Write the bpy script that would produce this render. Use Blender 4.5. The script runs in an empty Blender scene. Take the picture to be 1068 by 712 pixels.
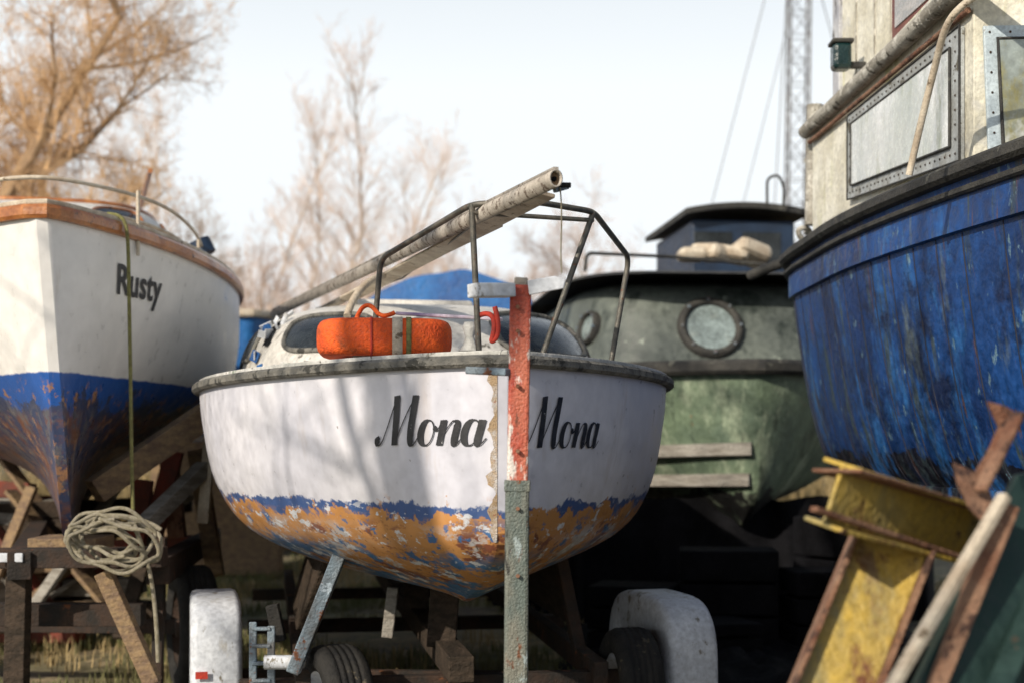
import bpy, bmesh, math, random
from mathutils import Vector, Matrix, noise, Euler
R = math.radians
random.seed(7)
scene = bpy.context.scene
F = 1483.0; CH = 1.3; HZ = 460.0
def S(u, v, d):
    "image pixel coordinates u, v placed at an assumed distance d (metres) -> world"
    return Vector(((u-534)/F*d, d, CH+(HZ-v)/F*d))

# ------------------------------------------------------------------ materials
def mat(name, c1, c2=None, sc=4, rough=.6, metal=0, bump=.2, fine=.25, zones=(), stains=(), spec=.5, lo=.38, hi=.62, stretch=(1,1,1), coat=0):
    m = bpy.data.materials.new(name); m.use_nodes = True
    nt = m.node_tree; N = nt.nodes; L = nt.links
    b = N['Principled BSDF']
    tc = N.new('ShaderNodeTexCoord')
    def noi(scale, det=4, st=(1,1,1), off=(0,0,0), rg=.62):
        mp = N.new('ShaderNodeMapping'); mp.inputs['Scale'].default_value = st; mp.inputs['Location'].default_value = off
        L.new(tc.outputs['Object'], mp.inputs[0])
        n = N.new('ShaderNodeTexNoise'); n.inputs['Scale'].default_value = scale; n.inputs['Detail'].default_value = det
        n.inputs['Roughness'].default_value = rg
        L.new(mp.outputs[0], n.inputs['Vector']); return n.outputs[0]
    def mr(src, a, bb, c=0, d=1):
        r = N.new('ShaderNodeMapRange'); r.inputs[1].default_value = a; r.inputs[2].default_value = bb
        r.inputs[3].default_value = c; r.inputs[4].default_value = d; L.new(src, r.inputs[0]); return r.outputs[0]
    def mix(f, a, bcol, mode='MIX'):
        x = N.new('ShaderNodeMixRGB'); x.blend_type = mode
        if isinstance(f, (int, float)): x.inputs[0].default_value = f
        else: L.new(f, x.inputs[0])
        for i, v in ((1, a), (2, bcol)):
            if isinstance(v, tuple): x.inputs[i].default_value = (*v, 1)
            else: L.new(v, x.inputs[i])
        return x.outputs[0]
    def math_(op, a, bb):
        x = N.new('ShaderNodeMath'); x.operation = op
        for i, v in ((0, a), (1, bb)):
            if isinstance(v, (int, float)): x.inputs[i].default_value = v
            else: L.new(v, x.inputs[i])
        return x.outputs[0]
    if c2 is None: c2 = tuple(x*.7 for x in c1)
    col = mix(mr(noi(sc, 3, stretch), lo, hi), tuple(c1), tuple(c2))
    z = None
    if zones or any(len(s) > 4 for s in stains):
        sp = N.new('ShaderNodeSeparateXYZ'); L.new(tc.outputs['Object'], sp.inputs[0]); z = sp.outputs[2]
    for i, (zt, c, amp, nsc) in enumerate(zones):
        n = noi(nsc, 5, (1,1,1), (i*3.1, 0, 0), .7)
        zz = math_('ADD', z, mr(n, .3, .7, -amp, amp))
        col = mix(mr(zz, zt+.004, zt-.004), col, tuple(c))
    for i, s in enumerate(stains):
        c, thr, ssc, st = s[:4]
        n = noi(ssc, 5, st, (i*7.7+1, 2.3*i, 0), .7)
        soft = s[5] if len(s) > 5 else .03
        f = mr(n, thr-.012, thr+soft)
        if len(s) > 4 and s[4]:
            f = math_('MULTIPLY', f, mr(z, s[4]+.03, s[4]-.03))
        col = mix(f, col, tuple(c))
    fn = noi(sc*11, 2, (1,1,1), (5, 5, 5))
    g = mr(fn, .3, .7, 1-fine, 1+fine*.4)
    cc = N.new('ShaderNodeCombineXYZ')
    for i in range(3): L.new(g, cc.inputs[i])
    col = mix(1.0, col, cc.outputs[0], 'MULTIPLY')
    L.new(col, b.inputs['Base Color'])
    L.new(mr(fn, .3, .7, max(.05, rough-.15), min(1, rough+.15)), b.inputs['Roughness'])
    b.inputs['Metallic'].default_value = metal
    b.inputs['Specular IOR Level'].default_value = spec
    b.inputs['Coat Weight'].default_value = coat
    if bump:
        bp = N.new('ShaderNodeBump'); bp.inputs['Strength'].default_value = bump; bp.inputs['Distance'].default_value = .012
        L.new(math_('ADD', fn, noi(sc*2.5, 3, stretch)), bp.inputs['Height']); L.new(bp.outputs[0], b.inputs['Normal'])
    return m
def glassy(name, c=(.015,.018,.02), r=.12, spec=.35, st=()):
    return mat(name, c, tuple(x*2.2 for x in c), sc=5, rough=r+.1, bump=.02, fine=.3, spec=spec, stains=st)

RUST = (.16,.06,.025)
m_mona = mat('mona_hull_paint', (.69,.685,.735), (.57,.575,.645), sc=1.6, rough=.42, bump=.08, fine=.10,
    zones=[(1.088,(.05,.10,.26),.030,5),(1.058,(.50,.24,.08),.050,6)],
    stains=[((.46,.45,.46),.52,2.6,(1,1,2.4),1.00),((.50,.24,.08),.49,6,(1,1,2.2),1.03),((.20,.07,.04),.56,4,(1,1,2),1.02),((.05,.16,.34),.51,3.0,(1,1,2),.92),((.05,.14,.32),.575,8,(1,1,1.6),1.04),
            ((.62,.64,.68),.585,9,(1,1,2.0),1.09),((.10,.07,.05),.64,14,(1,1,1),1.05),((.50,.25,.09),.60,7,(1,1,1),1.10),
            ((.36,.28,.20),.60,4.5,(1,1,.22),None,.35),((.30,.29,.30),.60,2.2,(1,1,.6),None,.40),((.22,.20,.19),.71,12,(1,1,.7)),((.05,.10,.28),.72,16,(1,1,1),1.22),((.45,.25,.12),.68,14,(1,1,1),1.16)])
m_stemchip = mat('stem_flaking', (.42,.30,.18), (.55,.52,.50), sc=25, rough=.8, bump=.6, stains=[((.3,.12,.06),.6,20,(1,1,1))])
m_strake = mat('strake_weathered', (.085,.085,.08), (.20,.19,.165), sc=9, rough=.8, bump=.5, stains=[((.04,.04,.035),.55,14,(1,1,1)),((.38,.36,.30),.66,16,(1,1,1))])
m_deck = mat('deck_white', (.62,.61,.58), (.42,.42,.39), sc=5, rough=.6, bump=.3, stains=[((.12,.11,.09),.62,7,(1,1,1)),((.2,.24,.18),.66,3,(1,1,1))])
m_cabin = mat('cabin_white', (.72,.70,.65), (.54,.52,.48), sc=4, rough=.5, bump=.3, stains=[((.15,.14,.12),.64,9,(1,1,.5)),((.32,.26,.16),.62,5,(1,1,.4),None,.1)])
m_glass = glassy('dark_glass')
m_tube = mat('pulpit_steel', (.085,.085,.075), (.17,.155,.13), sc=30, rough=.5, metal=.45, bump=.2, stains=[(RUST,.62,40,(1,1,1))])
m_alu = mat('mast_aluminium', (.30,.27,.23), (.44,.40,.35), sc=12, rough=.55, metal=.2, bump=.2, stains=[((.12,.09,.07),.56,30,(1,1,1))])
m_cream = mat('cream_wood', (.60,.53,.42), (.42,.34,.25), sc=10, rough=.65, stains=[((.15,.11,.07),.62,20,(1,1,1))])
m_orange = mat('orange_fabric', (.82,.12,.012), (.62,.075,.01), sc=9, rough=.75, bump=.6, stains=[((.35,.08,.02),.60,7,(1,1,1),None,.15)])
m_black = mat('black_rubber', (.014,.014,.014), (.03,.028,.025), sc=10, rough=.85, bump=.4, spec=.3, stains=[((.10,.085,.06),.64,12,(1,1,1))])
m_text = mat('black_lettering', (.012,.012,.015), (.03,.03,.035), sc=20, rough=.5, bump=0, stains=[((.4,.4,.42),.68,45,(1,1,1))])
m_rustyhull = mat('rusty_hull_paint', (.84,.82,.79), (.74,.73,.71), sc=1.2, rough=.4, bump=.06, fine=.08,
    zones=[(1.60,(.015,.085,.33),.006,5),(1.47,(.035,.05,.11),.14,4)],
    stains=[((.17,.07,.04),.50,4,(1,1,1.5),1.42,.1),((.10,.10,.12),.54,10,(1,1,1),1.45),((.30,.16,.09),.58,11,(1,1,1),1.56),((.45,.36,.25),.64,6,(1,1,.15),None,.2),((.46,.44,.40),.62,2.5,(1,1,.3),None,.3)])
m_varnish = mat('varnished_wood', (.50,.20,.06), (.30,.10,.03), sc=7, rough=.4, bump=.15, stains=[((.1,.04,.02),.62,15,(1,1,1))], coat=.3)
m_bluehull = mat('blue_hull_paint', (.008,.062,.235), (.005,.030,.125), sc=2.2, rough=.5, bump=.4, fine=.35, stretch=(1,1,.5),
    zones=[(1.24,(.008,.010,.02),.06,5)],  # near-black below the chine puts the shade under the hull into the paint
    stains=[((.02,.12,.35),.54,3.5,(1,1,.35),None,.08),((.045,.07,.08),.56,7,(1,1.6,.14),None,.08),((.12,.055,.03),.63,10,(1,2,.12),None,.05),((.14,.24,.31),.635,11,(1,1,.5)),((.004,.015,.06),.55,2.4,(1,1,1),None,.1),((.12,.15,.13),.62,4,(1,1,.2),None,.12)])  # streaks, rust and scuffs; lighter and darker blotches also stand in for dappled sun
m_strakeblk = mat('black_strake', (.020,.020,.020), (.05,.048,.042), sc=9, rough=.75, bump=.5, stains=[((.12,.12,.1),.62,10,(1,1,1))])
m_seam = mat('dark_seam', (.006,.014,.04), (.03,.025,.03), sc=9, rough=.8, bump=0)
m_wheelh = mat('wheelhouse_paint', (.78,.76,.66), (.60,.57,.46), sc=4, rough=.6, bump=.4, fine=.25,
    stains=[((.40,.40,.16),.57,4,(1,1,.22),None,.15),((.24,.17,.10),.61,8,(1.5,1.5,.15),None,.06),((.10,.085,.06),.66,9,(1,1,.5)),((.56,.56,.54),.58,3,(1,1,1),None,.1)])
m_weath = mat('weathered_trim', (.42,.40,.35), (.25,.23,.19), sc=9, rough=.85, bump=.7, stretch=(1,.3,1), stains=[((.60,.58,.52),.56,12,(1,1,1)),((.08,.07,.05),.6,16,(1,1,1))])
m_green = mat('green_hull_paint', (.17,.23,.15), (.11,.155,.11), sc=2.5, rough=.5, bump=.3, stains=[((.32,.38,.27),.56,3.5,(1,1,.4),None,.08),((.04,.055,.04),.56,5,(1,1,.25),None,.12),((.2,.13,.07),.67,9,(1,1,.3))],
    zones=[(.95,(.015,.015,.015),.06,6)])  # black lower hull stands in for the shade beneath the boat
m_gcabin = mat('green_cabin_paint', (.085,.10,.092), (.135,.155,.135), sc=2, rough=.55, bump=.3, stains=[((.03,.04,.035),.54,4,(1,1,.4),None,.12),((.30,.34,.29),.64,5,(1,1,1))])
m_greytim = mat('grey_timber', (.36,.34,.30), (.22,.20,.17), sc=6, rough=.85, bump=.6, stretch=(1,1,6))
m_timber = mat('timber', (.28,.19,.10), (.17,.11,.07), sc=5, rough=.85, bump=.6, stretch=(3,1,6))
m_dktim = mat('dark_timber', (.035,.027,.02), (.065,.047,.034), sc=5, rough=.9, bump=.6, stretch=(3,1,6), spec=.2)
m_redtim = mat('red_painted_timber', (.26,.05,.028), (.14,.045,.03), sc=6, rough=.8, bump=.5, stains=[((.3,.22,.15),.62,8,(1,1,1))])
m_galv = mat('galvanised_steel', (.20,.26,.31), (.12,.12,.12), sc=9, rough=.6, metal=.3, bump=.4, stains=[(RUST,.58,12,(1,1,1)),((.40,.48,.55),.6,14,(1,1,1))])
m_chassis = mat('chassis_steel', (.028,.024,.021), (.06,.036,.025), sc=8, rough=.85, bump=.5, spec=.3, stains=[(RUST,.64,10,(1,1,1))])
m_mud = mat('mudguard_plastic', (.66,.69,.73), (.52,.55,.60), sc=4, rough=.5, bump=.15, stains=[((.2,.18,.14),.62,12,(1,1,.6)),((.36,.33,.27),.60,5,(1,1,.4),None,.1)])
m_yellow = mat('yellow_steel', (.50,.34,.055), (.38,.28,.08), sc=5, rough=.6, bump=.5, stains=[(RUST,.56,6,(1,1,.5),None,.06),((.24,.21,.10),.54,3.5,(1,1,.3),None,.1),((.10,.05,.03),.63,14,(1,1,1)),((.06,.05,.04),.64,4,(1,1,1),None,.1)])
m_rust = mat('rusty_steel', (.16,.065,.035), (.28,.16,.10), sc=10, rough=.88, bump=.8, stains=[((.07,.035,.025),.56,14,(1,1,1)),((.42,.33,.24),.66,9,(1,1,1))])
m_dkgreen = mat('dark_green_steel', (.008,.030,.027), (.014,.04,.034), sc=4, rough=.7, bump=.3, stains=[(RUST,.66,6,(1,1,1))])
m_shadeblk = mat('shade_black', (.005,.005,.006), (.009,.009,.011), sc=5, rough=.9, bump=.4, spec=.08)  # near-black fill standing in for deep shade and dark openings
m_btarp = mat('blue_tarpaulin', (.02,.15,.42), (.02,.09,.28), sc=3, rough=.55, bump=.5)
m_nblue = mat('navy_tarpaulin', (.006,.015,.045), (.010,.022,.06), sc=6, rough=.8, bump=.6, spec=.2)
m_dblue = mat('dark_blue_paint', (.010,.028,.065), (.007,.018,.042), sc=3, rough=.5, bump=.2)
m_rope = mat('rope', (.50,.45,.34), (.34,.30,.2), sc=50, rough=.9, bump=.8)
m_grope = mat('olive_rope', (.35,.34,.12), (.22,.2,.08), sc=50, rough=.9, bump=.8)
m_bark = mat('bark', (.38,.25,.14), (.26,.17,.10), sc=6, rough=.9, bump=.3)
m_twig = mat('twig', (.66,.43,.22), (.54,.34,.18), sc=2, rough=.9, bump=0)
m_birch = mat('birch_bark', (.66,.56,.48), (.50,.41,.34), sc=4, rough=.85, bump=.2)
m_btwig = mat('birch_twig', (.70,.55,.46), (.60,.46,.38), sc=2, rough=.9, bump=0)  # birch bark and twigs paled: haze is put into their colour
m_reed = mat('dry_grass', (.42,.31,.15), (.26,.20,.09), sc=2, rough=.9, bump=0)
m_ggrass = mat('green_grass', (.11,.13,.04), (.19,.16,.07), sc=1.3, rough=.9, bump=0)
m_ground = mat('ground', (.24,.19,.11), (.13,.13,.055), sc=.9, rough=.95, bump=.9, fine=.5,
    stains=[((.09,.07,.05),.54,.7,(1,1,1),None,.1),((.36,.28,.16),.58,2.5,(1,1,1))])
m_postred = mat('post_red_paint', (.38,.05,.03), (.50,.14,.08), sc=10, rough=.6, bump=.5, stretch=(1,1,.3),
    stains=[((.70,.64,.59),.53,11,(1,1,.3)),((.16,.06,.035),.60,18,(1,1,.3)),((.34,.03,.02),.60,7,(1,1,.5))])
m_poststeel = mat('post_grey_steel', (.12,.15,.135), (.20,.20,.165), sc=14, rough=.6, metal=.2, bump=.5, stretch=(1,1,.4), stains=[(RUST,.60,16,(1,1,.5)),((.32,.38,.38),.60,20,(1,1,.4)),((.04,.04,.035),.6,8,(1,1,.3))])
m_lattice = mat('lattice_steel', (.10,.10,.11), (.16,.14,.13), sc=3, rough=.6, bump=0)
m_redcloth = mat('red_webbing', (.50,.04,.02), (.3,.03,.02), sc=15, rough=.8)

# ------------------------------------------------------------------ helpers
COL = scene.collection
def empty(name, loc):
    e = bpy.data.objects.new(name, None); e.location = loc; COL.objects.link(e); e.empty_display_size = .2; return e
def attach(p, o):
    if p is None: return o
    o.parent = p; o.matrix_parent_inverse = Matrix.Translation(-Vector(p.location)); return o
def mesh(name, V, Fc, m, parent=None, smooth=False, recalc=True, bevel=0, sub=0):
    me = bpy.data.meshes.new(name); me.from_pydata([tuple(v) for v in V], [], Fc)
    if recalc:
        bm = bmesh.new(); bm.from_mesh(me); bmesh.ops.recalc_face_normals(bm, faces=bm.faces); bm.to_mesh(me); bm.free()
    if smooth:
        for p in me.polygons: p.use_smooth = True
    o = bpy.data.objects.new(name, me); COL.objects.link(o); me.materials.append(m)
    if bevel:
        b = o.modifiers.new('b', 'BEVEL'); b.width = bevel; b.segments = 2; b.limit_method = 'ANGLE'
    if sub:
        s = o.modifiers.new('s', 'SUBSURF'); s.levels = sub; s.render_levels = sub
    return attach(parent, o)
def tube(name, pts, r, m, parent=None, smooth=False, res=3):
    cu = bpy.data.curves.new(name, 'CURVE'); cu.dimensions = '3D'; cu.bevel_depth = r; cu.bevel_resolution = res; cu.use_fill_caps = True
    if smooth:
        sp = cu.splines.new('NURBS'); sp.points.add(len(pts)-1); sp.order_u = 4 if len(pts) > 3 else 3; sp.use_endpoint_u = True; sp.resolution_u = 8
    else:
        sp = cu.splines.new('POLY'); sp.points.add(len(pts)-1)
    for i, p in enumerate(pts): sp.points[i].co = (*p, 1)
    cu.materials.append(m)
    o = bpy.data.objects.new(name, cu); COL.objects.link(o); return attach(parent, o)
def rounded(pts, r=.06, n=5):
    out = [Vector(pts[0])]
    for i in range(1, len(pts)-1):
        a, b, c = Vector(pts[i-1]), Vector(pts[i]), Vector(pts[i+1])
        p = b+(a-b).normalized()*r; q = b+(c-b).normalized()*r
        for k in range(n+1):
            t = k/n; out.append((1-t)**2*p+2*t*(1-t)*b+t*t*q)
    out.append(Vector(pts[-1])); return out
def box(name, c, size, m, parent=None, rot=(0,0,0), bevel=.006, sub=0):
    M = Euler(rot).to_matrix(); hx, hy, hz = [s/2 for s in size]; c = Vector(c)
    V = [c+M@Vector((x*hx, y*hy, z*hz)) for x in (-1,1) for y in (-1,1) for z in (-1,1)]
    Fc = [(0,1,3,2),(4,6,7,5),(0,4,5,1),(2,3,7,6),(0,2,6,4),(1,5,7,3)]
    return mesh(name, V, Fc, m, parent, bevel=bevel, sub=sub, smooth=bool(sub))
def bar(name, a, b, w, h, m, parent=None, up=(0,0,1), bevel=.004):
    a, b = Vector(a), Vector(b); t = (b-a).normalized(); s = t.cross(Vector(up)).normalized(); u = s.cross(t)
    V = [p+s*x*w/2+u*y*h/2 for p in (a, b) for x, y in ((-1,-1),(1,-1),(1,1),(-1,1))]
    Fc = [(0,1,2,3),(4,7,6,5)]+[(i,(i+1)%4,4+(i+1)%4,4+i) for i in range(4)]
    return mesh(name, V, Fc, m, parent, bevel=bevel)
def sweep(name, pts, prof, m, parent=None, smooth=False):
    V = []; n = len(prof); Fc = []
    for i, p in enumerate(pts):
        a = pts[max(0, i-1)]; b = pts[min(len(pts)-1, i+1)]; t = (b-a); t.z = 0; t.normalize()
        o = Vector((t.y, -t.x, 0))
        for x, y in prof: V.append(p+o*x+Vector((0,0,y)))
    for i in range(len(pts)-1):
        for j in range(n):
            Fc.append((i*n+j, i*n+(j+1)%n, (i+1)*n+(j+1)%n, (i+1)*n+j))
    Fc.append(tuple(range(n))); Fc.append(tuple((len(pts)-1)*n+j for j in range(n)))
    return mesh(name, V, Fc, m, parent, smooth)
def cat(ctrl, q):
    n = len(ctrl)-1; x = min(max(q, 0), 1)*n; i = min(int(x), n-1); f = x-i
    g = lambda k: ctrl[min(max(k, 0), n)]
    p0, p1, p2, p3 = g(i-1), g(i), g(i+1), g(i+2)
    return [0.5*((2*p1[k])+(-p0[k]+p2[k])*f+(2*p0[k]-5*p1[k]+4*p2[k]-p3[k])*f*f+(-p0[k]+3*p1[k]-3*p2[k]+p3[k])*f**3) for k in range(len(p1))]

class Hull:
    def __init__(s, stem, ang, L, b, zd, zk, rake, bow, mid, ub=.3, lean=0, stemw=.014):
        s.stem, s.ang, s.L, s.b, s.zd, s.zk, s.rake, s.bow, s.mid, s.ub, s.lean, s.sw = stem, R(ang), L, b, zd, zk, rake, bow, mid, ub, lean, stemw
    def world(s, d, t, z):
        sa, ca = math.sin(s.ang), math.cos(s.ang)
        return Vector((s.stem[0]-d*sa+t*ca, s.stem[1]+d*ca+t*sa, z))
    def loc(s, u, q, side):
        k = min(1, u/s.ub); k = k*k*(3-2*k)
        A, B = cat(s.bow, q), cat(s.mid, q)
        h = A[0]*(1-k)+B[0]*k; tf = max(0, A[1]*(1-k)+B[1]*k)
        z = s.zk(u)+(s.zd(u)-s.zk(u))*h
        return (u*s.L+s.rake(z)*(1-u)**3, (s.b(u)*tf+s.sw)*side+s.lean*(s.zd(u)-z), z)
    def pt(s, u, q, side): return s.world(*s.loc(u, q, side))
    def at(s, arc, z, side, off=.004):
        def pz(u):
            a, b = 0, 1
            for _ in range(18):
                c = (a+b)/2
                if s.loc(u, c, side)[2] < z: a = c
                else: b = c
            return s.pt(u, (a+b)/2, side)
        if not hasattr(s, 'cache'): s.cache = {}
        key = (round(z, 3), side)
        if key not in s.cache:
            s.cache[key] = [pz((i/70)**1.6*.5) for i in range(71)]
        P = s.cache[key]; acc = 0
        for i in range(70):
            l = (P[i+1]-P[i]).length
            if acc+l >= arc or i == 69:
                f = (arc-acc)/l; p = P[i].lerp(P[i+1], f); t = (P[i+1]-P[i]).normalized()
                n = Vector((t.y, -t.x, 0))*side
                return p+n*off
            acc += l
    def build(s, nm, m, parent, NU=44, NQ=22):
        V = []; Fc = []; W = 2*NQ+1
        for i in range(NU+1):
            u = (i/NU)**1.5
            V += [s.pt(u, 1-j/NQ, -1) for j in range(NQ)]+[s.pt(u, 0, 0)]+[s.pt(u, (j+1)/NQ, 1) for j in range(NQ)]
        for i in range(NU):
            for j in range(W-1): Fc.append((i*W+j, i*W+j+1, (i+1)*W+j+1, (i+1)*W+j))
        for j in range(NQ-1): Fc.append((j, j+1, W-2-j, W-1-j))
        Fc.append((NQ-1, NQ, NQ+1))
        Fc.append(tuple(NU*W+j for j in range(W)))
        o = mesh(nm, V, Fc, m, parent, smooth=True)
        for p in o.data.polygons:
            if p.index >= NU*(W-1): p.use_smooth = False
        return o
    def edge(s, q=1.0, n=40, dz=0, umax=1.0):
        a = [s.pt(umax*(i/n)**1.5, q, -1)+Vector((0,0,dz)) for i in range(n, 0, -1)]
        b = [s.pt(umax*(i/n)**1.5, q, 1)+Vector((0,0,dz)) for i in range(0, n+1)]
        return a+b
    def strake(s, nm, m, parent, w=.04, h=.05, dz=0, q=1.0):
        pr = [(-.02,-h/2),(w*.7,-h/2),(w,-h*.25),(w,h*.25),(w*.7,h/2),(-.02,h/2)]
        return sweep(nm, s.edge(q, dz=dz), pr, m, parent, smooth=False)
    def deck(s, nm, m, parent, camber=.04, dz=-.01):
        V = []; Fc = []; n = 8; NU = 30
        for i in range(NU+1):
            u = (i/NU)**1.5; A = s.pt(u, 1, -1); B = s.pt(u, 1, 1)
            for j in range(n+1):
                f = j/n; V.append(A.lerp(B, f)+Vector((0,0,dz+camber*(1-(2*f-1)**2))))
        for i in range(NU):
            for j in range(n): Fc.append((i*(n+1)+j, i*(n+1)+j+1, (i+1)*(n+1)+j+1, (i+1)*(n+1)+j))
        return mesh(nm, V, Fc, m, parent, smooth=True)

class Cabin:
    def __init__(s, hull, sc, rs, rt, z0, H, n=3, tum=.1, crown=5, rp=.4, rake=0):
        s.h, s.sc, s.rs, s.rt, s.z0, s.H, s.n, s.tum, s.crown, s.rp, s.rake = hull, sc, rs, rt, z0, H, n, tum, crown, rp, rake
    def pt(s, a, h, off=0):
        c, sn = math.cos(R(a)), math.sin(R(a)); e = 2/s.n
        k = (1-s.tum*h)*max(0, 1-h**s.crown)**s.rp
        x = math.copysign(abs(c)**e, c)*(s.rs*k+off); y = math.copysign(abs(sn)**e, sn)*(s.rt*k+off)
        return s.h.world(s.sc-x+s.rake*h*max(0, c), y, s.z0+s.H*h)
    def build(s, nm, m, parent):
        A = 72; hs = [0,.15,.3,.45,.6,.72,.8,.87,.92,.955,.98,.993,1.0]; V = []; Fc = []
        for h in hs:
            for i in range(A): V.append(s.pt(i*360/A, h))
        for k in range(len(hs)-1):
            for i in range(A): Fc.append((k*A+i, k*A+(i+1)%A, (k+1)*A+(i+1)%A, (k+1)*A+i))
        return mesh(nm, V, Fc, m, parent, smooth=True)
    def window(s, nm, a0, a1, h0, h1, m, fm, parent, off=.008, frame=.01, p=3.5):
        V = [s.pt((a0+a1)/2, (h0+h1)/2, off)]; Fc = []; n = 36; rings = 5; ed = []
        for k in range(1, rings+1):
            for i in range(n):
                t = 2*math.pi*i/n; c, sn = math.cos(t), math.sin(t)
                x = math.copysign(abs(c)**(2/p), c)*k/rings; y = math.copysign(abs(sn)**(2/p), sn)*k/rings
                v = s.pt((a0+a1)/2+x*(a1-a0)/2, (h0+h1)/2+y*(h1-h0)/2, off); V.append(v)
                if k == rings: ed.append(v)
        for i in range(n): Fc.append((0, 1+i, 1+(i+1)%n))
        for k in range(rings-1):
            for i in range(n): Fc.append((1+k*n+i, 1+k*n+(i+1)%n, 1+(k+1)*n+(i+1)%n, 1+(k+1)*n+i))
        mesh(nm, V, Fc, m, parent, smooth=True)
        if frame: tube(nm+'_frame', ed+[ed[0]], frame, fm, parent)

def lathe(name, prof, center, axis, m, parent=None, n=40, smooth=True):
    axis = Vector(axis).normalized(); a = axis.orthogonal().normalized(); b = axis.cross(a); V = []; Fc = []; k = len(prof)
    for i in range(n):
        t = 2*math.pi*i/n
        for r, x in prof: V.append(Vector(center)+axis*x+(a*math.cos(t)+b*math.sin(t))*r)
    for i in range(n):
        for j in range(k-1): Fc.append((i*k+j, i*k+j+1, ((i+1)%n)*k+j+1, ((i+1)%n)*k+j))
    return mesh(name, V, Fc, m, parent, smooth)
def wheel(name, c, axis, r, w, parent, rim=m_mud):
    h = w/2
    pr = [(r*.60,-h*.8),(r*.72,-h),(r*.88,-h*.98),(r*.95,-h*.85),(r*.985,-h*.62)]
    for g in (-.42,-.14,.14,.42): pr += [(r*.995,h*(g-.07)),(r*.982,h*(g-.05)),(r*.982,h*(g+.05)),(r*.995,h*(g+.07))]
    pr += [(r*.985,h*.62),(r*.95,h*.85),(r*.88,h*.98),(r*.72,h),(r*.60,h*.8)]
    lathe(name+'_tyre', pr, c, axis, m_black, parent)
    lathe(name+'_rim', [(r*.61,-h*.8),(r*.58,-h*.5),(r*.5,-h*.3),(r*.2,-h*.4),(0,-h*.4)], c, axis, rim, parent)
    lathe(name+'_rim_back', [(r*.61,h*.8),(r*.58,h*.5),(r*.5,h*.3),(r*.2,h*.4),(0,h*.4)], c, axis, rim, parent)
    lathe(name+'_hub', [(0,-h*.9),(r*.13,-h*.85),(r*.15,-h*.3),(r*.15,h*.3),(r*.13,h*.85),(0,h*.9)], c, axis, m_chassis, parent)

# ------------------------------------------------------------------ lettering
def stroke_letters():
    st = []
    st.append([(.06,.16),(.0,.10),(.04,.0),(.14,.05),(.24,.28),(.34,.62),(.44,1.0)])
    st.append([(.43,1.0),(.47,.7),(.50,.4),(.53,.0)])
    st.append([(.53,.0),(.66,.36),(.80,.70),(.95,1.0)])
    st.append([(.94,1.0),(.94,.7),(.94,.3),(.98,.06),(1.06,.0),(1.18,.16)])
    def ell(cx, cy, rx, ry, a0=80, a1=445):
        return [(cx+rx*math.cos(R(a)), cy+ry*math.sin(R(a))) for a in range(a0, a1, 20)]
    st.append(ell(1.40,.25,.17,.25))
    st.append([(1.56,.36),(1.66,.30),(1.72,.42),(1.78,.50)]); st.append([(1.78,.5),(1.78,.3),(1.77,.0)])
    st.append([(1.77,.04),(1.88,.30),(2.0,.47),(2.10,.46),(2.13,.36),(2.12,.12),(2.17,.0),(2.28,.12)])
    st.append(ell(2.50,.25,.17,.25)); st.append([(2.69,.5),(2.68,.3),(2.67,.1),(2.73,.0),(2.86,.14)])
    return st
def script_text(name, fn, scale, m, parent):
    V = []; Fc = []
    for st in stroke_letters():
        c = [(x, y) for x, y in st]; N = 8*len(c)
        P = [Vector(cat(c, i/N)) for i in range(N+1)]
        base = len(V)
        for i, p in enumerate(P):
            t = (P[min(N, i+1)]-P[max(0, i-1)]); t = t.normalized() if t.length > 0 else Vector((0,1))
            w = .030+(.135 if t.y < 0 else .0)*abs(t.y)**1.5
            n = Vector((t.y, -t.x))*w/2
            for q in (p+n, p-n):
                x, y = q; x += y*.26; V.append(fn(x*scale, y*scale))
        for i in range(N): Fc.append((base+2*i, base+2*i+1, base+2*i+3, base+2*i+2))
    return mesh(name, V, Fc, m, parent, recalc=False)

# ================================================================== MONA
mona = empty('sailing_boat', (-.35, 6.4, 1.2))
def rkM(z): return .75*max(0, (1.02-z)/.30)**2
H1 = Hull((-.03, 4.5), 9.5, 5.6, lambda u: 1.04*(1-(1-min(u/.43,1))**2.2)**.8*(1-.25*max(0,u-.5)**1.5), lambda u: 1.56-.02*math.sin(u*3), lambda u: .70-.02*u, rkM,
    [(0,0),(.06,.26),(.18,.50),(.36,.72),(.62,.90),(.85,.98),(1,1)], [(0,0),(.04,.30),(.12,.56),(.27,.80),(.5,.93),(.8,.985),(1,1)], ub=.3)
H1.build('hull', m_mona, mona, NU=60, NQ=30)
H1.deck('deck', m_deck, mona)
H1.strake('rubbing_strake', m_strake, mona, w=.032, h=.038, dz=-.005)
H1.strake('toe_rail', m_deck, mona, w=.004, h=.014, dz=.021)
V = []; Fc = []
for i in range(61):
    z = .98+(1.53-.98)*i/60
    w = .022+.030*noise.noise(Vector((0,0,z*19)))+.012*noise.noise(Vector((3,0,z*70)))
    V += [H1.at(.002, z, -1, .003), H1.at(max(.006,w), z, -1, .004)]
for i in range(60): Fc.append((2*i,2*i+1,2*i+3,2*i+2))
mesh('stem_flaking_band', V, Fc, m_stemchip, mona, smooth=True)
script_text('name_lettering_starboard', lambda x, y: H1.at(.495-x*.97, 1.288+y, -1, .005), .163, m_text, mona)
script_text('name_lettering_port', lambda x, y: H1.at(.055+x*.98, 1.280+y, 1, .005), .166, m_text, mona)
C1 = Cabin(H1, 3.35, 1.85, .90, 1.56, .45, n=2.9, tum=.10, crown=4.5, rp=.42, rake=.25)
C1.build('cabin', m_cabin, mona)
C1.window('front_window', 10, 50, .26, .74, m_glass, m_strake, mona, frame=.014)
C1.window('front_window_starboard', -44, -12, .30, .70, m_glass, m_strake, mona, frame=.012)
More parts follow.
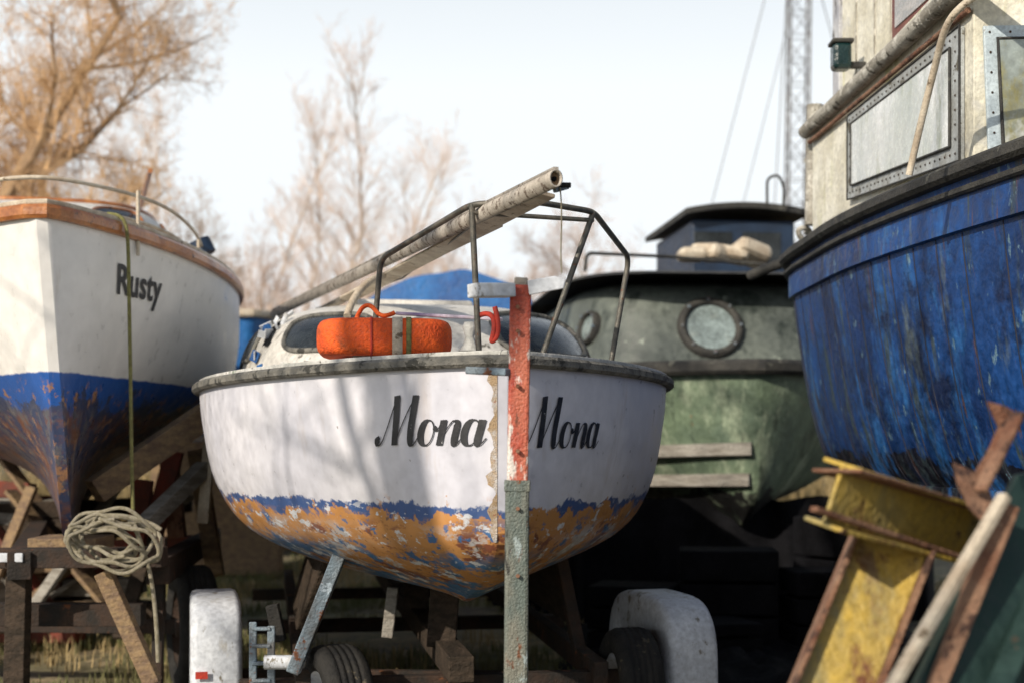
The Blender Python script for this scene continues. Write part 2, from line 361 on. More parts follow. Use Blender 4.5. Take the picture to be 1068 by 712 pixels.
C1.window('side_window', -78, -64, .28, .76, m_glass, m_strake, mona)
C1.window('side_window_aft', -96, -83, .28, .76, m_glass, m_strake, mona)
C1.window('side_window_port', 66, 84, .28, .74, m_glass, m_strake, mona)
box('sliding_hatch', H1.world(3.3, 0, 2.01), (.62,.8,.045), m_cabin, mona, rot=(0,0,R(10)), bevel=.02)
V = [C1.pt(-55, .55, .011)]; n = 14
for i in range(n):
    t = 2*math.pi*i/n; r = random.uniform(.55,1.1); V.append(C1.pt(-55+3.0*r*math.cos(t), .55+.26*r*math.sin(t), .011))
mesh('torn_hatch_opening', V, [(0,i+1,(i+1)%n+1) for i in range(n)], m_shadeblk, mona)
for k in range(12):
    p = C1.pt(-55+random.uniform(-5,5), .5+random.uniform(-.35,.3), .02)
    box('torn_fabric_%d'%k, p, (random.uniform(.02,.07),.006,random.uniform(.02,.06)), m_mud if k%3 else m_btarp, mona, rot=(random.random(),random.random()*3,random.random()*3), bevel=0)
# pulpit
A0 = S(388,378,5.3); A1 = S(397,270,5.25); B1 = S(492,213,4.8); Cc = S(560,211,4.72); D1 = S(619,221,4.95); E1 = S(656,269,5.4); E0 = S(637,380,5.4)
for nm, P in (('pulpit_rail', [A0,A1,B1,Cc,D1,E1,E0]), ('pulpit_leg_1', [S(500,378,4.85),B1]), ('pulpit_leg_2', [S(563,378,4.9),D1])):
    tube(nm, rounded(P,.05), .0105, m_tube, mona, res=4)
tube('pulpit_mid_bar', [S(493,222,4.8), S(619,230,4.95)], .008, m_tube, mona)
for p in (A0, E0, S(500,378,4.85), S(563,378,4.9)):
    lathe('pulpit_foot', [(0,.012),(.03,.010),(.034,0),(.034,-.02)], p, (0,0,1), m_tube, mona, n=20)
ma, mb = S(580,186,4.15), S(285,328,9.0)
def spar(name, a, b, rx, ry, m):
    t = (b-a).normalized(); s = t.cross(Vector((0,0,1))).normalized(); u = s.cross(t); V = []; Fc = []; n = 24
    for rr in (1.0, .80):
        for p in (a, b):
            for i in range(n):
                an = 2*math.pi*i/n; V.append(p+s*math.cos(an)*rx*rr+u*math.sin(an)*ry*rr)
    for i in range(n):
        j = (i+1)%n; Fc += [(i,j,n+j,n+i),(2*n+i,2*n+j,3*n+j,3*n+i),(i,j,2*n+j,2*n+i),(n+i,n+j,3*n+j,3*n+i)]
    mesh(name, V, Fc, m, mona, smooth=True)
    mesh(name+'_track', [p+u*ry*k+s*x for p in (a,b) for k, x in ((.96,-.008),(.96,.008),(1.22,.008),(1.22,-.008))],
        [(0,1,2,3),(4,7,6,5)]+[(i,(i+1)%4,4+(i+1)%4,4+i) for i in range(4)], m, mona)
    mesh(name+'_plug', [a+t*.02]+[a+t*.02+s*math.cos(2*math.pi*i/n)*rx*.81+u*math.sin(2*math.pi*i/n)*ry*.81 for i in range(n)], [(0,i+1,(i+1)%n+1) for i in range(n)], m_timber, mona)
    lathe(name+'_core', [(0,-.004),(.007,-.004),(.009,.02)], a+t*.015, t, m_shadeblk, mona, n=16)
spar('mast', ma, mb, .021, .027, m_alu)
bar('spreader_board', S(568,202,4.5), S(362,312,7.0), .075, .014, m_cream, mona, up=(.25,-.15,1))
bar('boom', S(520,232,5.0), S(330,326,8.2), .035, .032, m_cream, mona)
tube('mast_bolt', [ma+Vector((-.032,.05,-.01)), ma+Vector((.045,.06,-.01))], .008, m_black, mona)
bar('mast_end_fitting', S(578,198,4.2), S(592,194,4.25), .015, .02, m_galv, mona)
tube('halyard', [S(584,196,4.2), S(588,225,4.25), S(583,262,4.3), S(586,285,4.3)], .0022, m_rope, mona, smooth=True)
tube('mast_support_arm', [S(362,330,5.9), S(368,306,6.0), S(385,290,6.1), S(400,288,6.2)], .016, m_cream, mona, smooth=True)
fc = S(401,352,5.02); fc.z = 1.668; yw = R(5); MR = Matrix.Rotation(yw,3,'Z')
U = []
for x, y in [(-.17,.34),(-.185,.22),(-.185,.10)]+[(-.185+.09*(1-math.cos(R(a))), .09-.09*math.sin(R(a))) for a in range(15,91,15)]+[(-.05,0),(.05,0)]+[(.095+.09*math.sin(R(a)), .09-.09*math.cos(R(a))) for a in range(0,76,15)]+[(.185,.10),(.185,.22),(.17,.34)]:
    U.append(fc+MR@Vector((x,y,0)))
pf = []
for i in range(24):
    t = 2*math.pi*i/24; e_ = 2/3.4
    pf.append((math.copysign(abs(math.cos(t))**e_, math.cos(t))*.058, math.copysign(abs(math.sin(t))**e_, math.sin(t))*.066))
sweep('horseshoe_buoy', U, pf, m_orange, mona, smooth=True)
for nm, x, w_, mm in (('buoy_strap', .045,.018,m_cream),('buoy_strap_2', .085,.009,m_grope),('buoy_seam',-.045,.004,m_redcloth)):
    sweep(nm, [fc+MR@Vector((x-w_,0,0)), fc+MR@Vector((x+w_,0,0))], [(a*1.06, b*1.05) for a, b in pf], mm, mona, smooth=True)
tube('orange_lashing', [S(372,332,5.1),S(378,316,5.1),S(392,318,5.1),S(396,334,5.05),S(412,326,5.05)], .008, m_orange, mona, smooth=True)
tube('red_webbing', [S(498,330,4.85),S(514,322,4.8),S(518,345,4.8),S(508,362,4.8),S(524,348,4.8),S(516,320,4.8)], .009, m_redcloth, mona, smooth=True)
bar('purple_batten', S(415,327,5.2), S(522,333,4.9), .03, .012, mat('purple_paint',(.30,.22,.42),(.5,.45,.5)), mona)
lathe('deck_bollard', [(0,.10),(.02,.10),(.026,.08),(.016,.05),(.024,.02),(.04,0)], S(490,366,4.95), (0,0,1), m_deck, mona, n=20)
for k in range(9):
    c = S(285+20*k,384-1.5*k,5.7); c.z = 1.60
    box('peeled_paint_flake_%d'%k, c+Vector((0,random.uniform(-.15,.1),0)), (random.uniform(.03,.09),.05,.01), m_deck, mona, rot=(.2,.3,k), bevel=0)
tube('deck_rope', [H1.world(.9+.05*math.sin(i*.9)+.02*i, -.35+.09*math.cos(i*.9), 1.61+.002*i) for i in range(26)], .008, m_rope, mona, smooth=True)
tube('shroud_wire', [S(330,322,8.0), S(420,290,6.5), S(497,232,4.9)], .004, m_tube, mona)
for sd in (-1, 1):
    V = [H1.world(a, sd*t, z) for a, t, z in ((1.7,.48,.86),(3.3,.5,.86),(3.1,.62,.46),(1.95,.62,.46))]
    V += [v+Vector((.05*math.cos(R(10)),.01,0)) for v in V]
    mesh('bilge_keel', V, [(0,1,2,3),(4,7,6,5),(0,4,5,1),(1,5,6,2),(2,6,7,3),(3,7,4,0)], m_dktim, mona, bevel=.01)

# ---- trailer under Mona
tr = empty('boat_trailer', (-.5, 7, .4))
for sd in (-1, 1):
    bar('side_rail', H1.world(1.2, sd*.60, .36), H1.world(5.2, sd*.62, .40), .06, .09, m_chassis, tr)
    bar('bilge_strut', S(357,572,5.5) if sd < 0 else H1.world(1.6,.50,.85), S(306,700,5.5) if sd < 0 else H1.world(1.6,.6,.36), .085, .05, m_galv if sd < 0 else m_chassis, tr)
for s_ in (1.3, 3.2, 4.8): bar('cross_member', H1.world(s_, -.85, .32), H1.world(s_, .85, .32), .07, .07, m_chassis, tr)
bar('keel_beam', H1.world(1.0, 0, .42), H1.world(5, 0, .44), .10, .10, m_dktim, tr)
for s_ in (1.5, 2.6): bar('keel_chock', H1.world(s_, -.02, .44), H1.world(s_, 0, .72), .12, .10, m_dktim, tr, up=(0,1,0))
bar('chock_post', S(404,664,6.4), S(410,612,6.4), .05,.05, m_greytim, tr, up=(0,1,0))
ax = (math.cos(R(10)), math.sin(R(10)), 0)
wheel('wheel_1', (S(350,0,5.55).x, 5.55, .255), (.9,.42,0), .255, .19, tr)
wheel('wheel_2', (S(657,0,5.9).x, 5.9, .265), ax, .265, .18, tr)
bar('axle', (S(350,0,5.55).x, 5.55, .255), (S(657,0,5.9).x, 5.9, .265), .06, .06, m_chassis, tr)
def mudguard(name, c, yaw, w=.22, rx=.36, top=.64, ex=3.2):
    V = []; Fc = []; n = 24; prof = [(-.5,-.16),(-.5,-.02),(-.485,.008),(-.44,.024),(-.36,.030),(.36,.030),(.44,.024),(.485,.008),(.5,-.02),(.5,-.16)]
    for i in range(n+1):
        a = R(-8+196*i/n); e = 2/ex
        x = math.copysign(abs(math.cos(a))**e, math.cos(a)); z = math.copysign(abs(math.sin(a))**e, math.sin(a))
        for px_, off in prof:
            r = rx+off; V.append((px_*w, x*r, z*(r*.95)))
    k = len(prof)
    for i in range(n):
        for j in range(k-1): Fc.append((i*k+j,i*k+j+1,(i+1)*k+j+1,(i+1)*k+j))
    M = Matrix.Rotation(yaw, 3, 'Z'); o = Vector((c[0], c[1], top-rx*.95-.028))
    ob = mesh(name, [M@Vector(v)+o for v in V], Fc, m_mud, tr, smooth=True)
    sm = ob.modifiers.new('t','SOLIDIFY'); sm.thickness = .005
    return ob
mudguard('mudguard', (S(219,0,6.2).x, 6.3), R(13), w=.215, rx=.35, top=.63, ex=5)
wheel('wheel_3', (S(219,0,6.2).x, 6.32, .27), (.97,.22,0), .27, .15, tr)
mudguard('mudguard_2', (S(694,0,6.0).x, 6.2), R(16), w=.22, rx=.36, top=.645, ex=3.6)
wheel('wheel_4', (S(694,0,6.0).x, 6.22, .26), (.96,.27,0), .26, .15, tr)
bar('outer_axle', (S(219,0,6.2).x, 6.3, .27), (S(692,0,6.0).x, 6.2, .27), .05, .05, m_chassis, tr)
box('number_sticker', (S(213,0,5.95).x, 5.90, .33), (.05,.004,.03), m_redcloth, tr, bevel=0, rot=(0,0,R(13)))
for k in range(6): bar('bracket_rung_%d'%k, S(263,655+18*k,5.6), S(283,655+18*k,5.6), .03, .014, m_galv, tr)
bar('bracket_upright', S(264,648,5.6), S(264,790,5.6), .03, .016, m_galv, tr, up=(0,1,0)); bar('bracket_upright_2', S(283,652,5.6), S(283,790,5.6), .03, .016, m_galv, tr, up=(0,1,0))
bar('bracket_clamp', S(284,630,5.7), S(292,668,5.7), .05, .05, m_black, tr, up=(0,1,0))
tube('winch_roller', [S(276,690,5.5), S(306,690,5.5)], .028, m_mud, tr)

# ================================================================== POST
post = empty('painted_post', (.01, 4.15, 0))
def P4(u, v): return S(u, v, 4.15)
bar('steel_tube', P4(536.5,925), P4(539.5,506), .070, .070, m_poststeel, post, up=(0,1,0), bevel=.010)
bar('painted_timber', P4(539.5,508), P4(543,298), .062, .060, m_postred, post, up=(0,1,0), bevel=.008)
bar('timber_tip', P4(543,299), P4(543.6,290), .040, .040, m_greytim, post, up=(0,1,0))
bar('collar', P4(539.4,512), P4(539.5,500), .076, .076, m_poststeel, post, up=(0,1,0))
bar('cross_arm', S(492,301,4.05)-Vector((0,0,.006)), S(533,303,4.12), .055, .040, m_mud, post)
mesh('cross_arm_right', [S(*p) for p in ((550,293,4.1),(578,288,4.1),(590,291,4.1),(588,301,4.1),(552,308,4.1),(550,293,4.16),(578,288,4.16),(590,291,4.16),(588,301,4.16),(552,308,4.16))],
    [(0,1,2,3,4),(5,9,8,7,6)]+[(i,(i+1)%5,5+(i+1)%5,5+i) for i in range(5)], m_mud, post, bevel=.003)
bar('deck_clamp', S(490,386,4.2), S(532,388,4.12), .05, .022, m_galv, post)
for v in (320,345,402,470,530,600): tube('bolt_%d'%v, [S(540,v,4.10), S(540,v,4.125)], .006, m_rust, post)

# ================================================================== RUSTY
ru = empty('wooden_yacht', (-2.6, 8.5, 1.6))
def rkR(z): return .12*max(0, (2.3-z))+.25*max(0, (1.3-z)/.5)**2
H2 = Hull((-1.985, 6.0), 17, 7.2, lambda u: 1.12*(1-(1-min(u/.45,1))**2.0)**.85*(1-.35*max(0,u-.5)**1.5), lambda u: 2.25-.06*math.sin(min(u,.5)*math.pi), lambda u: .86-.1*u, rkR,
    [(0,0.0),(.12,.04),(.25,.12),(.38,.30),(.52,.52),(.72,.78),(1,1)], [(0,.03),(.10,.06),(.22,.18),(.36,.55),(.52,.86),(.75,.97),(1,1)], ub=.38, lean=.075, stemw=.022)
H2.build('hull', m_rustyhull, ru, NU=50, NQ=28); H2.deck('deck', m_deck, ru)
H2.strake('varnished_gunwale', m_varnish, ru, w=.03, h=.060, dz=.02)
H2.strake('toe_rail', m_cream, ru, w=.01, h=.022, dz=.062)
tc = bpy.data.curves.new('Rusty','FONT'); tc.body = 'Rusty'; tc.size = .19; tc.offset = .004; tc.space_character = 1.06
to = bpy.data.objects.new('tmp', tc); COL.objects.link(to); dg = bpy.context.evaluated_depsgraph_get(); tm = bpy.data.meshes.new_from_object(to.evaluated_get(dg))
bm = bmesh.new(); bm.from_mesh(tm); bmesh.ops.subdivide_edges(bm, edges=[e for e in bm.edges if e.calc_length() > .03], cuts=2)
tv = [(v.co.x, v.co.y) for v in bm.verts]; tf = [tuple(v.index for v in f.verts) for f in bm.faces]; bm.free(); bpy.data.objects.remove(to)
mesh('name_lettering', [H2.at(.46+x*1.02, 1.975+y, 1, .006) for x, y in tv], tf, m_text, ru, recalc=False)
C2 = Cabin(H2, 4.1, 2.6, .80, 2.14, .66, n=3.2, tum=.12, crown=8, rp=.3, rake=.5)
C2.build('coachroof', m_cabin, ru)
for a0, a1 in ((58,68),(71,79),(82,89),(8,34),(-40,-10)): C2.window('cabin_window', a0, a1, .42, .78, m_glass, m_varnish, ru)
tube('roof_edge_trim', [C2.pt(a, .86, .01) for a in range(-100,101,4)], .016, m_varnish, ru, smooth=True)
tube('roof_handrail', [H2.world(s_, .55, 2.87) for s_ in (2.2,3,4,5)], .015, m_varnish, ru)
zr = lambda s_: 2.47-.02*s_
for k, dz in enumerate((0,-.12)):
    for sgn in (-1,1):
        tube('guard_rail_%d'%k, [H2.world(.35, sgn*.15, 2.46+dz)]+[H2.world(s_, sgn*(.1+.88*(1-math.exp(-s_/1.1))), zr(s_)+dz) for s_ in (.6,1.2,2,3,4.5,6)], .009, m_cream, ru, smooth=True)
tube('pulpit_nose', [H2.world(.35,-.15,2.46),H2.world(.26,0,2.47),H2.world(.35,.15,2.46)], .010, m_cream, ru, smooth=True)
for s_ in (.5,1.8,3.2,4.6):
    for sgn in (-1,1):
        t = sgn*(.1+.86*(1-math.exp(-s_/1.1))); tube('stanchion', [H2.world(s_,t,2.16), H2.world(s_,t,zr(s_))], .009, m_cream, ru)
for k in range(5):
    box('deck_bag_%d'%k, H2.world(1.1+.35*k, .35+.1*k, 2.28), (.25,.2,.14), (m_dblue,m_cream,m_timber)[k%3], ru, rot=(0,0,k), bevel=.05)
hr = H2.at(.47, 2.24, 1, .055)
tube('hanging_rope', [hr+Vector((-.10,.02,.09)), hr+Vector((-.03,0,.085)), hr+Vector((0,0,.04)), Vector((hr.x,hr.y,2.0)), Vector((hr.x+.01,hr.y,1.6)), Vector((hr.x+.012,hr.y,1.25)), Vector((hr.x+.02,hr.y,.98))], .0085, m_grope, ru, smooth=True)
tube('fender', [S(207,252,8.3), S(214,266,8.3)], .07, m_dblue, ru)
rt_ = empty('boat_cradle', (-2.4, 7, .5))
bar('front_beam', S(-60,582,6.3), S(172,580,6.3), .12, .085, m_chassis, rt_)
bar('front_beam_low', S(-60,640,6.5), S(150,640,6.5), .1, .10, m_chassis, rt_)
bar('rail', S(20,590,6.2), (-3.6,11,.72), .1, .12, m_chassis, rt_); bar('rail_2', S(165,595,6.4), (-2.2,10.5,.6), .1, .12, m_chassis, rt_)
bar('leg_1', S(108,596,6.15), S(160,712,6.15), .07, .07, m_timber, rt_, up=(0,1,0)); bar('leg_2', S(168,560,6.6), S(162,770,6.6), .05, .05, m_chassis, rt_, up=(0,1,0))
bar('leg_3', S(20,600,6.3), S(16,770,6.3), .09, .09, m_dktim, rt_, up=(0,1,0))
bar('keel_block', S(40,570,6.6), S(110,570,6.6), .3, .10, m_timber, rt_)
bar('number_plate', S(-5,581,6.2), S(24,581,6.2), .01, .04, m_mud, rt_)
bar('prop_timber', S(98,512,6.9), S(222,428,7.3), .10, .12, m_timber, rt_)
bar('prop_timber_2', S(150,548,7.0), S(212,488,7.6), .07, .08, m_greytim, rt_)
bar('prop_upright', S(212,545,7.6), S(219,455,7.6), .06, .05, m_cream, rt_, up=(0,1,0))
for k, (a, b, mm) in enumerate((((160,560,8.0),(182,470,8.0),m_redtim),((185,560,8.2),(176,475,8.2),m_rust),((140,580,7.8),(150,500,7.8),m_redtim),((225,600,8.4),(205,470,8.6),m_timber))):
    bar('shore_%d'%k, S(*a), S(*b), .10, .07, mm, rt_, up=(0,1,0))
wheel('wheel', (S(201,0,7.4).x, 7.4, .33), (.93,.36,0), .33, .2, rt_, rim=m_chassis)
wheel('wheel_far', (-3.7,7.6,.33), (.93,.36,0), .33, .2, rt_, rim=m_chassis)
bar('axle', (S(201,0,7.4).x, 7.45, .33), (-3.7,7.6,.33), .07, .07, m_chassis, rt_)
rc = empty('rope_coil', tuple(S(118,565,6.1)))
for k in range(8):
    c = S(118+random.uniform(-9,9), 564+random.uniform(-7,6), 6.12-.02*k); a = random.uniform(30,48)/F*6.1; b = random.uniform(15,29)/F*6.1; ph = random.random()*6; tl_ = random.uniform(-.25,.25)
    tube('loop_%d'%k, [c+Vector((a*math.cos(t*.35+ph), .03*math.sin(t+k), b*math.sin(t*.35+ph)+tl_*a*math.cos(t*.35+ph)+.018*math.sin(t*1.7+k))) for t in range(20)], .0085, m_rope, rc, smooth=True)
tube('tail', [S(150,575,6.1),S(160,600,6.1),S(163,640,6.1),S(165,690,6.1)], .009, m_rope, rc, smooth=True)
tube('tail_2', [S(90,545,6.2),S(105,530,6.25),S(150,538,6.2),S(168,552,6.2)], .010, m_rope, rc, smooth=True)
ts = empty('timber_stack', (-3.4, 9.5, 0))
for k in range(30):
    z = .06+.13*(k//4); x = -4.6+.1*random.random()+(k%4)*.42; L_ = random.uniform(1.2,2.6)
    box('baulk_%d'%k, (x+.5, 9.4+random.uniform(-.3,.3), z+.02), (L_*.55,.16,.11), random.choice([m_redtim,m_timber,m_dktim,m_redtim,m_rust,m_dktim,m_greytim]), ts, rot=(random.uniform(-.05,.05),random.uniform(-.08,.08),random.uniform(-.25,.25)))
for k in range(12):
    bar('loose_board_%d'%k, (-3.6+random.random()*1.3, 8.6+random.random()*.6, .1), (-3.6+random.random()*1.6, 9.0+random.random(), .9+random.random()*.4), .1, .03, random.choice([m_redtim,m_timber,m_greytim,m_dktim]), ts)

# ================================================================== GREEN BOAT
gb = empty('motor_cruiser', (1.6, 12, 1.5))
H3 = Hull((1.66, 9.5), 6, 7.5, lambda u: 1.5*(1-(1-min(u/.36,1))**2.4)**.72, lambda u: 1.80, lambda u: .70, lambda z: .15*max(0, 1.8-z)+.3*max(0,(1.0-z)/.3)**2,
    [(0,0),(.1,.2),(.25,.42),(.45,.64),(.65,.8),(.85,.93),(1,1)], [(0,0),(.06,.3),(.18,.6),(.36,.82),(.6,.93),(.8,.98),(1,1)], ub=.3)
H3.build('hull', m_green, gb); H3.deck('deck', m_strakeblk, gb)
H3.strake('gunwale', m_strakeblk, gb, w=.07, h=.10)
for fz in (.50,.31):
    pts = [H3.at(.02+i*.06, .7+1.1*fz-.0015*i, -1, .0) for i in range(30)][::-1]
    sweep('spray_rail', pts, [(-.02,-.05),(.045,-.04),(.045,.04),(-.02,.05)], m_greytim, gb)
C3 = Cabin(H3, 3.0, 2.35, 1.12, 1.82, .70, n=4.6, tum=.08, crown=14, rp=.2, rake=.12)
C3.build('forward_cabin', m_gcabin, gb)
m_port = glassy('port_glass',(.13,.16,.16),.1, .5, [((.30,.34,.32),.55,3,(1,1,1),None,.1)])
def porthole(nm, cab, a, h, r, par):
    c = cab.pt(a, h); n = (cab.pt(a+1, h)-cab.pt(a-1, h)).cross(cab.pt(a, h+.05)-cab.pt(a, h-.05)).normalized()
    if n.y > 0: n = -n
    lathe(nm+'_ring', [(r*.80,.0),(r*.82,.035),(r*.9,.05),(r*1.0,.045),(r*1.08,.02),(r*1.1,-.08)], c, n, m_strakeblk, par)
    lathe(nm+'_glass', [(0,.018),(r*.5,.018),(r*.85,.014)], c, n, m_port, par)
    a_ = n.orthogonal().normalized(); b_ = n.cross(a_)
    for k in range(8):
        t = k*math.pi/4; p = c+(a_*math.cos(t)+b_*math.sin(t))*r*.95
        tube(nm+'_bolt%d'%k, [p+n*.04, p+n*.058], .012, m_galv, par)
porthole('porthole', C3, -.6, .42, .225, gb)
porthole('porthole_small', C3, -50, .45, .12, gb)
C3b = Cabin(H3, 3.0, 2.42, 1.18, 2.485, .045, n=4.6, tum=.02, crown=9, rp=.2, rake=.1); C3b.build('cabin_coaming', m_strakeblk, gb)
wh = H3.world(3.6, .66, 2.85)
box('wheelhouse', wh, (.92,1.5,.75), m_dblue, gb, rot=(0,0,R(6)), bevel=.02)
V = []; Fc = []
for i in range(13):
    f = i/12*2-1
    for (yy, zz) in ((-.9,0),(.9,0),(.9,.05),(-.9,.05)):
        V.append(wh+Matrix.Rotation(R(6),3,'Z')@Vector((f*.54, yy, .40+.06*(1-f*f)+zz)))
for i in range(12):
    for j in range(4): Fc.append((i*4+j,i*4+(j+1)%4,(i+1)*4+(j+1)%4,(i+1)*4+j))
Fc += [(0,1,2,3),(48,49,50,51)]
mesh('wheelhouse_roof', V, Fc, m_strakeblk, gb)
box('wheelhouse_window', wh+Vector((-.19,-.77,.14)), (.34,.03,.26), m_glass, gb, rot=(0,0,R(6)))
box('wheelhouse_window_2', wh+Vector((.24,-.725,.14)), (.34,.03,.26), m_glass, gb, rot=(0,0,R(6)))
for k in range(4):
    box('folded_cover_%d'%k, S(722+20*k,266-2*(k%2),11.2), (.24,.3,.10+.03*(k%2)), m_cream, gb, rot=(.1*k,.12*k,k*.7), bevel=.05)
tube('antenna', rounded([S(800,215,12),S(800,186,12),S(812,182,12),S(818,196,12),S(817,214,12)],.05), .012, m_strakeblk, gb)
tube('rail', rounded([S(610,283,10.6),S(612,264,10.6),S(700,268,11),S(800,276,11)],.05), .014, m_strakeblk, gb)
for u_ in (.55,.35): box('support_block', H3.world(u_*7.5, 0, .35), (.5,.4,.7), m_dktim, gb, bevel=.02)
box('forward_block', H3.world(1.2, 0, .36), (.35,.3,.72), m_dktim, gb, bevel=.02)
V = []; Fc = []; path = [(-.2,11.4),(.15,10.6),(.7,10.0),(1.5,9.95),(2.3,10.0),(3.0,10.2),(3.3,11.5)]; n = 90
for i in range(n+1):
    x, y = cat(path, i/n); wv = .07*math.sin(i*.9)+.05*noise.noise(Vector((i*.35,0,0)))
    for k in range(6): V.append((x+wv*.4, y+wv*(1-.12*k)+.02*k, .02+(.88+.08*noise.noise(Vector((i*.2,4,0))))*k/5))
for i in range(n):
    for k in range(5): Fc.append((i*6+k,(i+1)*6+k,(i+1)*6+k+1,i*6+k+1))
mesh('shade_skirt_sheet', V, Fc, m_shadeblk, gb, smooth=True)  # added black sheet that stands in for the shade under the green boat

# ================================================================== BLUE FISHING BOAT
bb = empty('fishing_boat', (3, 5, 1.5))
def bB(u): return 1.47*(1-max(0,1-u/.75)**1.6)*(1-max(0,(u-.86)/.14)**2.2*.32)
H4 = Hull((3.0, .9), 0, 7.8, bB, lambda u: 2.27+.30*max(0,.45-u)**1.5, lambda u: .42, lambda z: .35*max(0, 2.3-z),
    [(0,0),(.08,.1),(.22,.3),(.40,.52),(.58,.72),(.8,.9),(1,1)], [(0,.03),(.06,.14),(.18,.52),(.36,.80),(.52,.90),(.78,.965),(1,1)], ub=.45)
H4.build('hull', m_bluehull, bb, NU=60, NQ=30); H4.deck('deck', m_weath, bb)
H4.strake('gunwale', m_strakeblk, bb, w=.06, h=.06, dz=.03)
H4.strake('gunwale_lower', m_strakeblk, bb, w=.035, h=.03, dz=-.045)
sweep('sheer_plank', H4.edge(.955), [(-.02,-.11),(.016,-.105),(.016,.05),(-.02,.06)], m_bluehull, bb)
for k in range(22):
    u = .36+k*.029+random.uniform(-.006,.006); pts = [H4.pt(u, .50+.43*i/8, -1)+Vector((.0,0,0)) for i in range(9)]
    tube('plank_seam_%d'%k, pts, .0035, m_seam, bb, res=1)
sweep('chine_rail', [H4.pt(.30+.7*i/30, .5, -1) for i in range(31)][::-1], [(-.03,-.03),(.03,-.02),(.03,.02),(-.03,.03)], m_bluehull, bb)
A = Vector((1.72, 5.3, 0)); B = Vector((1.60, 7.55, 0)); e = (B-A).normalized(); nn = Vector((-e.y, e.x, 0))
if nn.x > 0: nn = -nn
def wallpoly(name, uz, off, th, m, org=A, ee=e, n_=nn, bevel=.004):
    k = len(uz); V = [org+ee*u+Vector((0,0,z))+n_*o for o in (off, off-th) for u, z in uz]
    return mesh(name, V, [tuple(range(k)), tuple(range(2*k-1, k-1, -1))]+[(i,(i+1)%k,k+(i+1)%k,k+i) for i in range(k)], m, bb, bevel=bevel)
LW = (B-A).length
wallpoly('cabin_side', [(0,2.2),(LW,2.2),(LW,3.0),(0,3.0)], 0, .05, m_wheelh)
wallpoly('cabin_side_lower_board', [(.02,2.25),(LW-.02,2.25),(LW-.02,2.38),(.02,2.36)], .012, .012, m_wheelh)
e2 = Vector((1,-.06,0)).normalized(); n2 = Vector((-.06,-1,0)).normalized()
wallpoly('cabin_front', [(0,2.2),(2.3,2.2),(2.3,3.0),(0,3.0)], 0, .05, m_wheelh, A, e2, n2)
box('cabin_back', (2.75,7.55,2.6), (2.3,.05,.78), m_wheelh, bb); box('cabin_far_side', (3.95,6.4,2.6), (.05,2.3,.78), m_wheelh, bb)
box('cabin_roof', (2.8,6.42,3.0), (2.35,2.35,.04), m_wheelh, bb)
tube('eaves_beam', [A+Vector((-.05,-.35,2.99)), A+e*.5+nn*.04+Vector((0,0,2.985)), A+e*1.4+nn*.03+Vector((0,0,2.97)), A+e*(LW+.05)+nn*.03+Vector((0,0,2.95))], .038, m_weath, bb, res=5)
tube('eaves_beam_front', [A+Vector((-.05,-.35,2.99)), A+Vector((.6,-.42,3.03)), A+Vector((2.2,-.45,3.05))], .038, m_weath, bb, res=5)
tube('eaves_moulding', [A+nn*.02+Vector((0,0,2.905)), B+nn*.02+Vector((0,0,2.885))], .012, m_rust, bb)
m_frame = mat('window_frame_metal',(.40,.43,.44),(.28,.29,.28),sc=9,rough=.5,stains=[((.10,.09,.06),.58,12,(1,1,1))])
wallpoly('side_window_frame', [(.08,2.36),(1.55,2.46),(1.55,2.86),(.08,2.87)], .022, .02, m_frame)
wallpoly('side_window_glass', [(.17,2.43),(1.47,2.515),(1.47,2.81),(.17,2.81)], .029, .006, mat('stained_perspex',(.60,.63,.62),(.42,.46,.42),sc=3,rough=.22,stretch=(1,1,.3),stains=[((.16,.19,.05),.57,4,(1,1,.3),None,.12),((.72,.74,.74),.56,3,(1,1,.4),None,.1)],coat=.4), bevel=.002)  # whitish tone paints a reflection into the pane; olive stains lie over it
def rivets(name, uz, off, org=A, ee=e, n_=nn, step=.055, r=.006):
    V = []; Fc = []
    for i in range(len(uz)):
        a, b = Vector(uz[i]), Vector(uz[(i+1)%len(uz)]); n = max(1, int((b-a).length/step))
        for k in range(n):
            p = a.lerp(b, k/n); c = org+ee*p.x+Vector((0,0,p.y))+n_*off; s0 = len(V)
            for j in range(6): V.append(c+ee*math.cos(j*math.pi/3)*r+Vector((0,0,math.sin(j*math.pi/3)*r)))
            V.append(c+n_*r*.7)
            for j in range(6): Fc.append((s0+j, s0+(j+1)%6, s0+6))
    mesh(name, V, Fc, m_chassis, bb, smooth=True)
rivets('window_rivets', [(.125,2.395),(1.51,2.487),(1.51,2.835),(.125,2.84)], .024)
def gasket(nm, Q, org, ee, n_, off, r=.007):
    tube(nm, [org+ee*a+n_*off+Vector((0,0,b)) for a, b in Q+[Q[0]]], r, m_strakeblk, bb)
gasket('window_gasket', [(.08,2.36),(1.55,2.46),(1.55,2.862),(.08,2.872)], A, e, nn, .024, .005)
gasket('window_gasket_inner', [(.17,2.43),(1.47,2.515),(1.47,2.81),(.17,2.81)], A, e, nn, .029, .006)
m_lb = mat('pale_blue_paint',(.55,.64,.69),(.42,.50,.55),sc=8,rough=.5,stains=[((.2,.15,.1),.62,12,(1,1,1))])
wallpoly('front_window_frame', [(.05,2.34),(.75,2.34),(.75,2.84),(.03,2.84)], .024, .02, m_lb, A, e2, n2)
wallpoly('front_window_glass', [(.10,2.395),(.70,2.395),(.70,2.79),(.08,2.79)], .031, .006, mat('stained_reflection_glass',(.34,.40,.40),(.22,.25,.22),sc=3,rough=.15,stains=[((.24,.22,.08),.55,5,(1,1,.4),None,.1),((.6,.62,.6),.62,3,(1,1,1),None,.1)],coat=.5), A, e2, n2, bevel=.002)  # bluish base colour paints in the sky reflection, beneath the stains
